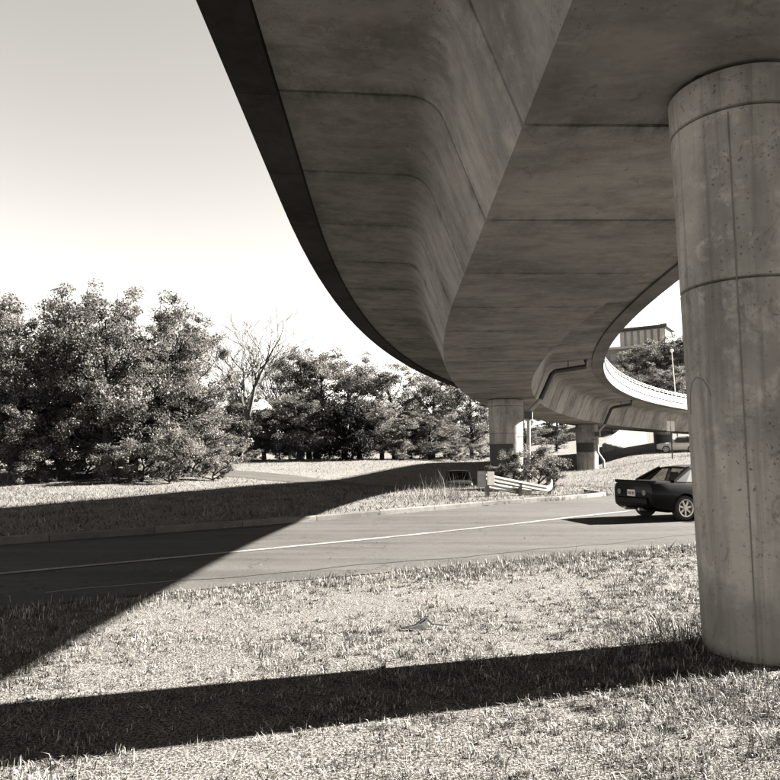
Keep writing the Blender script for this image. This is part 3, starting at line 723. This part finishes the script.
def vehicle(name, loc, rz, label, cat, body, cab, wb, paint, r=.32, kind='coupe'):
    root = empty(name, loc, rz, label, cat)
    W = body[3][1]
    rings = []
    for x, w_, zb, zt in body:
        hgt = zt - zb
        hp_ = [(0, zb), (w_ * .80, zb), (w_ * .95, zb + .06), (w_ * .985, zb + hgt * .30), (w_, zb + hgt * .55), (w_ * .985, zb + hgt * .78), (w_ * .93, zb + hgt * .95), (w_ * .82, zt), (w_ * .4, zt + .02), (0, zt + .025)]
        rings.append([(x, -a, z) for a, z in hp_] + [(x, a, z) for a, z in hp_[-2:0:-1]])
    me = MB().loft(rings).mesh('body', M[paint], True)
    o = link('body', me, root)
    cut = MB()
    for x in (0, wb):
        for s_ in (-1, 1): cut.tube([(x, s_ * (W - .27), r), (x, s_ * (W + .2), r)], r + .055, 28)
    cme = cut.mesh('cut', M['trim']); co = link('cut', cme, root)
    md = o.modifiers.new('arch', 'BOOLEAN'); md.operation = 'DIFFERENCE'; md.object = co; md.solver = 'EXACT'
    bpy.context.view_layer.update(); dg = bpy.context.evaluated_depsgraph_get()
    nm = bpy.data.meshes.new_from_object(o.evaluated_get(dg)); o.modifiers.clear(); o.data = nm
    nm.polygons.foreach_set('use_smooth', [True] * len(nm.polygons)); nm.set_sharp_from_angle(angle=R(35))
    bpy.data.objects.remove(co)
    for x in (0, wb):
        for s_ in (-1, 1): wheel_parts(root, x, s_ * (W - .115), r, .21, s_)
    # cabin: roof, pillars, glass
    Q = lambda i, s_, top: Vector((cab[i][0], s_ * (cab[i][3] if top else cab[i][1]), cab[i][4] if top else cab[i][2]))
    nC = len(cab)
    rr = []
    for i in range(1, nC - 1):
        x, wb_, zb_, wt, zt = cab[i]
        rr.append([(x, -wt - .02, zt - .035), (x, -wt, zt), (x, -wt * .5, zt + .03), (x, 0, zt + .04), (x, wt * .5, zt + .03), (x, wt, zt), (x, wt + .02, zt - .035), (x, 0, zt - .02)])
    MB().loft(rr).build('roof', M[paint], root, True)
    for s_ in (-1, 1):
        MB().bar(Q(nC - 1, s_, 0), Q(nC - 2, s_, 1), .07, .06).build('pillar', M[paint], root)
        MB().bar(Q(0, s_, 0), Q(1, s_, 1), .10, .07).build('pillar', M[paint], root)
        bx_ = cab[1][0] + .12
        if kind == 'coupe':
            A, B = Q(0, s_, 0), Q(1, s_, 1); C_ = Vector((cab[1][0] + .02, s_ * cab[1][1], cab[1][2])); off = Vector((0, -s_ * .05, 0))
            m = MB(); D = A.lerp(C_, .62)
            D2 = B.lerp(Vector((cab[1][0] + .1, B.y, B.z)), 1)
            m.add([A, D, D2, B, A + off, D + off, D2 + off, B + off], [(0, 1, 2, 3), (4, 7, 6, 5), (0, 4, 5, 1), (1, 5, 6, 2), (2, 6, 7, 3), (3, 7, 4, 0)]); m.build('quarter_panel', M[paint], root)
        m = MB(); pts = [Q(0, s_, 0).lerp(Vector((cab[1][0], s_ * cab[1][1], cab[1][2])), .2)]
        pts = [Q(0, s_, 0), Q(nC - 1, s_, 0), Q(nC - 2, s_, 1)] + [Q(i, s_, 1) for i in range(nC - 3, 0, -1)]
        pts = [p + Vector((0, -s_ * .012, 0)) for p in pts]; n = len(pts)
        m.add(pts, [tuple(range(n))]); m.build('side_window', M['glass'], root)
        mid = cab[1][0] + (.35 if kind == 'coupe' else .9)
        zt_ = cab[1][4]
        MB().bar((mid, s_ * cab[1][1], cab[1][2]), (mid + .05, s_ * cab[2][3], cab[2][4]), .09, .05).build('pillar', M['trim'], root)
    for i0, i1, nm_ in ((0, 1, 'rear_window'), (nC - 1, nC - 2, 'windscreen')):
        m = MB(); m.add([Q(i0, -1, 0), Q(i0, 1, 0), Q(i1, 1, 1), Q(i1, -1, 1)], [(0, 1, 2, 3)]); m.build(nm_, M['glass'], root)
    for s_ in (-1, 1):
        x0 = cab[-2][0] - .55
        m = MB(); m.loft([[(x0 + dx, s_ * .36 + dy, z) for dx, dy in ((-.08, -.2), (.07, -.2), (.07, .2), (-.08, .2))] for z in (.55, cab[1][2] + .1)])
        m.loft([[(x0 - .05 + dx, s_ * .36 + dy, z) for dx, dy in ((-.05, -.12), (.05, -.12), (.05, .12), (-.05, .12))] for z in (cab[1][2] + .08, cab[1][2] + .25)])
        m.build('seat', M['seat'], root)
        MB().loft([[(cab[-1][0] - .35 + dx, s_ * (W + .02 + dy), z) for dx, dy in ((-.06, 0), (.06, 0), (.03, .14), (-.04, .14))] if s_ > 0 else [(cab[-1][0] - .35 + dx, s_ * (W + .02 + dy), z) for dx, dy in ((-.06, 0), (.06, 0), (.03, .14), (-.04, .14))] for z in (cab[-1][2] + .0, cab[-1][2] + .13)]).build('wing_mirror', M[paint], root)
    if kind == 'suv': MB().loft([[(x_ , y_, z_) for x_, y_ in ((cab[0][0] + .12, -.6), (cab[3][0] + .1, -.6), (cab[3][0] + .1, .6), (cab[0][0] + .12, .6))] for z_ in (.6, cab[1][4] - .12)]).build('interior', M['seat'], root)
    return root
CB = [(-.98, .72, .40, .84), (-.95, .80, .31, .93), (-.82, .845, .25, .97), (-.45, .865, .20, .985), (0, .875, .19, .975), (.5, .875, .18, .955), (1.2, .87, .18, .93), (2.0, .87, .18, .92), (2.55, .865, .19, .86), (3.0, .83, .22, .77), (3.3, .72, .27, .67), (3.42, .52, .34, .58)]
CC = [(-.28, .74, .985, .64, 1.0), (.36, .77, .96, .58, 1.33), (.72, .78, .95, .59, 1.375), (1.25, .78, .94, .59, 1.365), (1.98, .76, .92, .64, .935)]
ca = R(17)
c0 = Vector((7.5, 18.1)) + Vector((-math.sin(ca), math.cos(ca))) * .76
car = vehicle('parked_car', (c0.x, c0.y, h(c0.x, c0.y) + .015), ca, 'glossy black two-door car seen from behind, partly hidden by the large pier', 'car', CB, CC, 2.5, 'car_paint', .315)
car.name = 'coupe_car'
MB().box((-.99, 0, .68), (.03, .32, .165)).build('number_plate', M['plate'], car)
m = MB()
for k, (wd_, hh) in enumerate(((.022, .08), (.03, .08), (.012, .08), (.03, .08), (.024, .08), (.03, .08))): m.box((-1.006, -.115 + k * .046, .675), (.004, wd_, hh))
m.build('plate_marking', M['trim'], car)
for y_ in (-.52, .52):
    MB().tube([(-1.0, y_, .70), (-.90, y_, .70)], .075, 14).build('tail_light', M['lens'], car, True)
    MB().tube([(-1.0, y_ * .55, .27), (-.7, y_ * .55, .27)], .04, 10).build('exhaust_tip', M['rim'], car, True)
MB().loft([[(x_, y_, z_) for x_, z_ in ((-.95, .93), (-.80, .965), (-.78, 1.0), (-.98, 1.015))] for y_ in (-.74, -.3, .3, .74)]).build('boot_spoiler', M['car_paint'], car)
MB().loft([[(-.97, y_, .40), (-1.03, y_, .42), (-1.03, y_, .55), (-.97, y_, .58)] for y_ in (-.66, 0, .66)]).build('bumper', M['car_paint'], car)
MB().box((1.35, -.878, .27), (2.0, .02, .05)).build('side_trim', M['rim'], car)
SB = [(-.85, .72, .45, .95), (-.80, .84, .35, 1.05), (-.5, .88, .28, 1.08), (0, .88, .26, 1.08), (.6, .88, .26, 1.06), (1.4, .88, .26, 1.05), (2.0, .88, .26, 1.04), (2.5, .87, .28, 1.02), (2.95, .85, .30, .98), (3.25, .80, .34, .92), (3.34, .70, .42, .84)]
SC = [(-.78, .80, 1.04, .68, 1.1), (-.60, .82, 1.06, .68, 1.66), (.4, .82, 1.06, .69, 1.70), (1.25, .82, 1.05, .68, 1.66), (1.95, .80, 1.03, .70, 1.06)]
d = 40.0; x = px2x(462, d)
suv = vehicle('dark_suv', (x, d + 2.9, h(x, d + 2.9) + .02), R(-92), 'small dark vehicle facing the camera beyond the grassy island', 'car', SB, SC, 2.45, 'suv_paint', .36, 'suv')
suv.scale = (.86, .86, .86)
for y_ in (-.62, .62): MB().tube([(3.2, y_, .78), (3.35, y_, .78)], .11, 12).build('headlight', M['lens'], suv, True)
MB().box((3.36, 0, .72), (.03, .8, .16)).build('grille', M['trim'], suv); MB().box((3.36, 0, .48), (.08, 1.6, .14)).build('bumper', M['trim'], suv)
x = px2x(690, 73)
van = vehicle('white_suv', (x, 73, h(x, 73)), R(160), 'white parked vehicle at the top of the slope beside the large pier', 'car', SB, SC, 2.45, 'van_paint', .36, 'suv')

# ------------------------------------------------------------------ grass and ground litter
def blades(n_try, xr, yr, dens, hgt, wid, name, label, mat, keep, seed, seg2=True, lean=.7, tuft=0, tr=.03):
    rg = np.random.default_rng(seed)
    x = rg.uniform(*xr, n_try); y = rg.uniform(*yr, n_try)
    k = rg.random(n_try) < dens(x, y); x, y = x[k], y[k]
    if tuft:
        sc_ = np.repeat(rg.lognormal(0, .5, len(x)), tuft) * tr; x = np.repeat(x, tuft) + rg.normal(0, 1, len(x) * tuft) * sc_; y = np.repeat(y, tuft) + rg.normal(0, 1, len(y) * tuft) * sc_
    k = keep(x, y); x, y = x[k], y[k]; n = len(x)
    z = np.concatenate([H(x[i:i + 20000], y[i:i + 20000]) for i in range(0, n, 20000)]) if n else np.zeros(0)
    hh = hgt(x, y) * np.minimum(rg.lognormal(0, .35, n), 2.3); ww = wid(x, y) * rg.uniform(.6, 1.3, n)
    az = rg.random(n) * 2 * np.pi; ln = np.clip(np.abs(rg.normal(lean, .35, n)), 0, 1.45); fa = rg.random(n) * 2 * np.pi
    dx = np.cos(az) * np.sin(ln); dy = np.sin(az) * np.sin(ln); dz = np.cos(ln)
    sx = np.cos(fa) * ww / 2; sy = np.sin(fa) * ww / 2
    b = np.stack([x, y, z - .005], -1); mid = b + np.stack([dx * .35, dy * .35, dz * .62 + .1], -1) * hh[:, None]; tip = b + np.stack([dx, dy, dz * .85 + .02], -1) * hh[:, None]
    sd_ = np.stack([sx, sy, 0 * sx], -1)
    if seg2:
        V = np.stack([b - sd_, b + sd_, mid + sd_ * .8, tip, mid - sd_ * .8], 1).reshape(-1, 3)
        I = np.arange(n)[:, None] * 5 + np.array([0, 1, 2, 0, 2, 4, 4, 2, 3]); nper = 3
    else:
        V = np.stack([b - sd_, b + sd_, tip], 1).reshape(-1, 3); I = np.arange(n)[:, None] * 3 + np.array([0, 1, 2]); nper = 3
    o = link(name, np_mesh(name, V, I.ravel(), nper, mat)); tag(o, label, 'grass', None, 'stuff'); return n
offroad = lambda x, y: ~(inpoly(x, y, ROADPOLY) | inpoly(x, y, SIDEPOLY))
def road_edge_dist(x, y):
    e = resample(NEAR, 200); r = np.full(len(x), 1e9)
    for i in range(0, len(x), 40000): r[i:i + 40000] = np.hypot(x[i:i + 40000, None] - e[:, 0], y[i:i + 40000, None] - e[:, 1]).min(1)
    return r
def worn(x, y):                                    # trodden bare strip a step from the road edge
    q = (y - 10.4) * .871 - x * .49; return 1 - .85 * np.exp(-((q + 1.7 + .5 * vnoise(x, y, 1.3)) / .75) ** 2) * np.exp(-((x - .2) / 3.2) ** 2)
def dn(x, y):
    d_ = np.hypot(x, y); return worn(x, y) * np.clip((5.0 / np.maximum(d_, 2)) ** 1.1, 0, 1) * np.clip(-.12 + 2.0 * vnoise(x, y, .2) * (.1 + vnoise(x, y, .75)) * (.45 + vnoise(x, y, 2.6)), 0.015, 1)
nf = blades(30000, (-10, 12), (1.5, 16), lambda x, y: worn(x, y) * np.clip((5.5 / np.maximum(np.hypot(x, y), 2)) ** .9, 0, 1) * np.clip(-.1 + 1.5 * vnoise(x, y, 1.1), .08, 1), lambda x, y: .028 + .05 * vnoise(x, y, 1.4) ** 1.5, lambda x, y: .0028 + .0006 * np.hypot(x, y), 'grass_tufts', 'ragged tufts of short dry grass over the near verge', M['grass'], offroad, 31, True, lean=.95, tuft=30, tr=.03)
n1 = blades(900000, (-11, 13), (1.2, 17), dn, lambda x, y: .025 + .05 * vnoise(x, y, .8) ** 2, lambda x, y: .0026 + .00065 * np.hypot(x, y), 'grass', 'short dry grass and matted straw on the near verge', M['grass'], offroad, 11)
nt_ = blades(420000, (-10, 12), (1.5, 15), lambda x, y: np.clip((5.0 / np.maximum(np.hypot(x, y), 2)) ** 1.1, 0, 1) * np.clip(.15 + vnoise(x, y, .5), 0, 1), lambda x, y: .07 + 0 * x, lambda x, y: .003 + .0004 * np.hypot(x, y), 'straw_thatch', 'flattened dry straw lying between the near grass', M['grass'], offroad, 21, False, lean=1.38)
edge = lambda x, y: np.clip(1.2 - np.abs(road_edge_dist(x, y) - .35) / .55, 0, 1) * np.clip(vnoise(x, y, .4) * 1.8 - .3, 0, 1)
n2 = blades(420000, (-9, 16), (3, 20), edge, lambda x, y: .045 + .075 * vnoise(x, y, .7), lambda x, y: .0075 + 0 * x, 'verge_grass', 'taller tufted grass along the near road edge', M['grass'], offroad, 12, lean=.5)
n3 = blades(300000, (-34, 34), (12, 78), lambda x, y: np.clip(.25 + vnoise(x, y, 1.3), 0, 1) * np.clip(30 / np.maximum(np.hypot(x, y), 20), 0, 1), lambda x, y: .10 + .08 * vnoise(x, y, 2), lambda x, y: .03 + 0 * x, 'field_grass', 'dry field grass on the island and rising banks', M['grass_far'], offroad, 13, False)
def kerb_dist(x, y):
    e = resample(kl, 300); r_ = np.full(len(x), 1e9)
    for i in range(0, len(x), 30000): r_[i:i + 30000] = np.hypot(x[i:i + 30000, None] - e[:, 0], y[i:i + 30000, None] - e[:, 1]).min(1)
    return r_
n4 = blades(500000, (-16, 10.5), (5, 33), lambda x, y: np.clip(1.1 - kerb_dist(x, y) / .7, 0, 1) * np.clip(vnoise(x, y, .9) * 2.2 - .75, 0, 1), lambda x, y: .12 + .14 * vnoise(x, y, 1.7), lambda x, y: .012 + 0 * x, 'kerb_weeds', 'ragged grass hanging over the far kerb', M['grass_far'], offroad, 41, False, lean=.6)
# tall weeds round the foot of the big pier
def weeds(cx, cy, n, hmax, rad, name, label, seed):
    rg = random.Random(seed); m = MB(); g = h(cx, cy)
    for k in range(n):
        a = rg.random() * 6.28; r_ = rad * rg.random() ** .5; p = Vector((math.cos(a) * r_, math.sin(a) * r_, -.02)); H1 = hmax * rg.uniform(.35, 1)
        d_ = Vector((rg.gauss(0, .3), rg.gauss(0, .3), 1)).normalized(); q = p + d_ * H1 * .6; e = q + (d_ + Vector((rg.gauss(0, .4), rg.gauss(0, .4), 0))).normalized() * H1 * .4
        wv = Vector((rg.gauss(0, 1), rg.gauss(0, 1), 0)).normalized() * .0035
        m.add([p - wv, p + wv, q + wv * .8, q - wv * .8, e], [(0, 1, 2, 3), (3, 2, 4)])
        if rg.random() < .5:
            for j in range(3):
                s_ = p.lerp(q, rg.uniform(.4, 1)); f = s_ + Vector((rg.gauss(0, .006), rg.gauss(0, .006), .008)); u = Vector((rg.gauss(0, 1), rg.gauss(0, 1), rg.gauss(0, 1))).normalized() * .0035
                m.add([s_, f + u, f * 2 - s_, f - u], [(0, 1, 2, 3)])
    me = m.mesh(name, M['grass']); o = link(name, me, None, (cx, cy, g)); tag(o, label, 'weeds', None, 'stuff'); return o
weeds(2.62, 6.45, 200, .40, .32, 'weed_clump', 'tall dark weeds at the left foot of the large pier', 3)
weeds(2.2, 5.7, 220, .15, .7, 'weed_clump', 'lower weeds standing in front of the large pier', 4)
weeds(3.0, 4.9, 160, .14, .6, 'weed_clump', 'grass clump in front of the large pier at the right edge', 5)
weeds(px2x(443, 25.5), 25.8, 150, 1.3, .9, 'weed_clump', 'tall dry weeds on the island left of the guardrail', 6)
weeds(px2x(425, 27), 27, 120, .7, 1.2, 'weed_clump', 'low tangled weeds near the island kerb', 8)
weeds(px2x(600, 40), 40, 120, .6, 1.2, 'weed_clump', 'low weeds below the smaller distant pier', 9)
# fallen leaves (uncountable)
rg = np.random.default_rng(5); n = 4000
x = rg.uniform(-9, 9, n); y = rg.uniform(2, 15, n); k = offroad(x, y) | (rg.random(n) < .06); x, y = x[k], y[k]; n = len(x)
z = H(x, y) + rg.uniform(.02, .05, n); a = rg.normal(size=(n, 3)) * np.array([1, 1, .35]); a /= np.linalg.norm(a, axis=1)[:, None]
b = np.cross(a, rg.normal(size=(n, 3)) * np.array([.3, .3, 1])); b /= np.linalg.norm(b, axis=1)[:, None]; s_ = rg.uniform(.006, .014, (n, 1)) * np.clip(np.hypot(x, y) / 6, .7, 1.6)[:, None]; p = np.stack([x, y, z], -1)
V = np.stack([p - a * s_, p + b * s_ * .6 + [0, 0, .006], p + a * s_, p - b * s_ * .6 + [0, 0, .006]], 1).reshape(-1, 3)
tag(link('fallen_leaves', np_mesh('fallen_leaves', V, np.arange(4 * n), 4, M['leafdead'])), 'small dead leaves scattered over the near verge', 'leaves', None, 'stuff')
# fallen twig
tx, ty = px2x(425, 6.9), 6.9; g = h(tx, ty)
tw = empty('fallen_branch', (tx, ty, g), 0, 'dark bent dead branch lying on the sunlit grass', 'branch')
MB().tube([(-.24, -.04, .03), (-.10, 0, .035), (.0, .03, .11), (.06, .04, .05), (.22, .05, .03)], [.012, .018, .015, .012, .006], 6).build('stem', M['twig'], tw, True)
MB().add([(-.2, -.06, .02), (-.05, -.03, .06), (.02, .02, .1), (-.08, .05, .05), (.0, -.07, .025)], [(0, 4, 1), (1, 4, 2), (0, 1, 3), (1, 2, 3)]).build('bark_curl', M['twig'], tw)
print('blades', n1, n2, n3)
S.cycles.max_bounces = 8
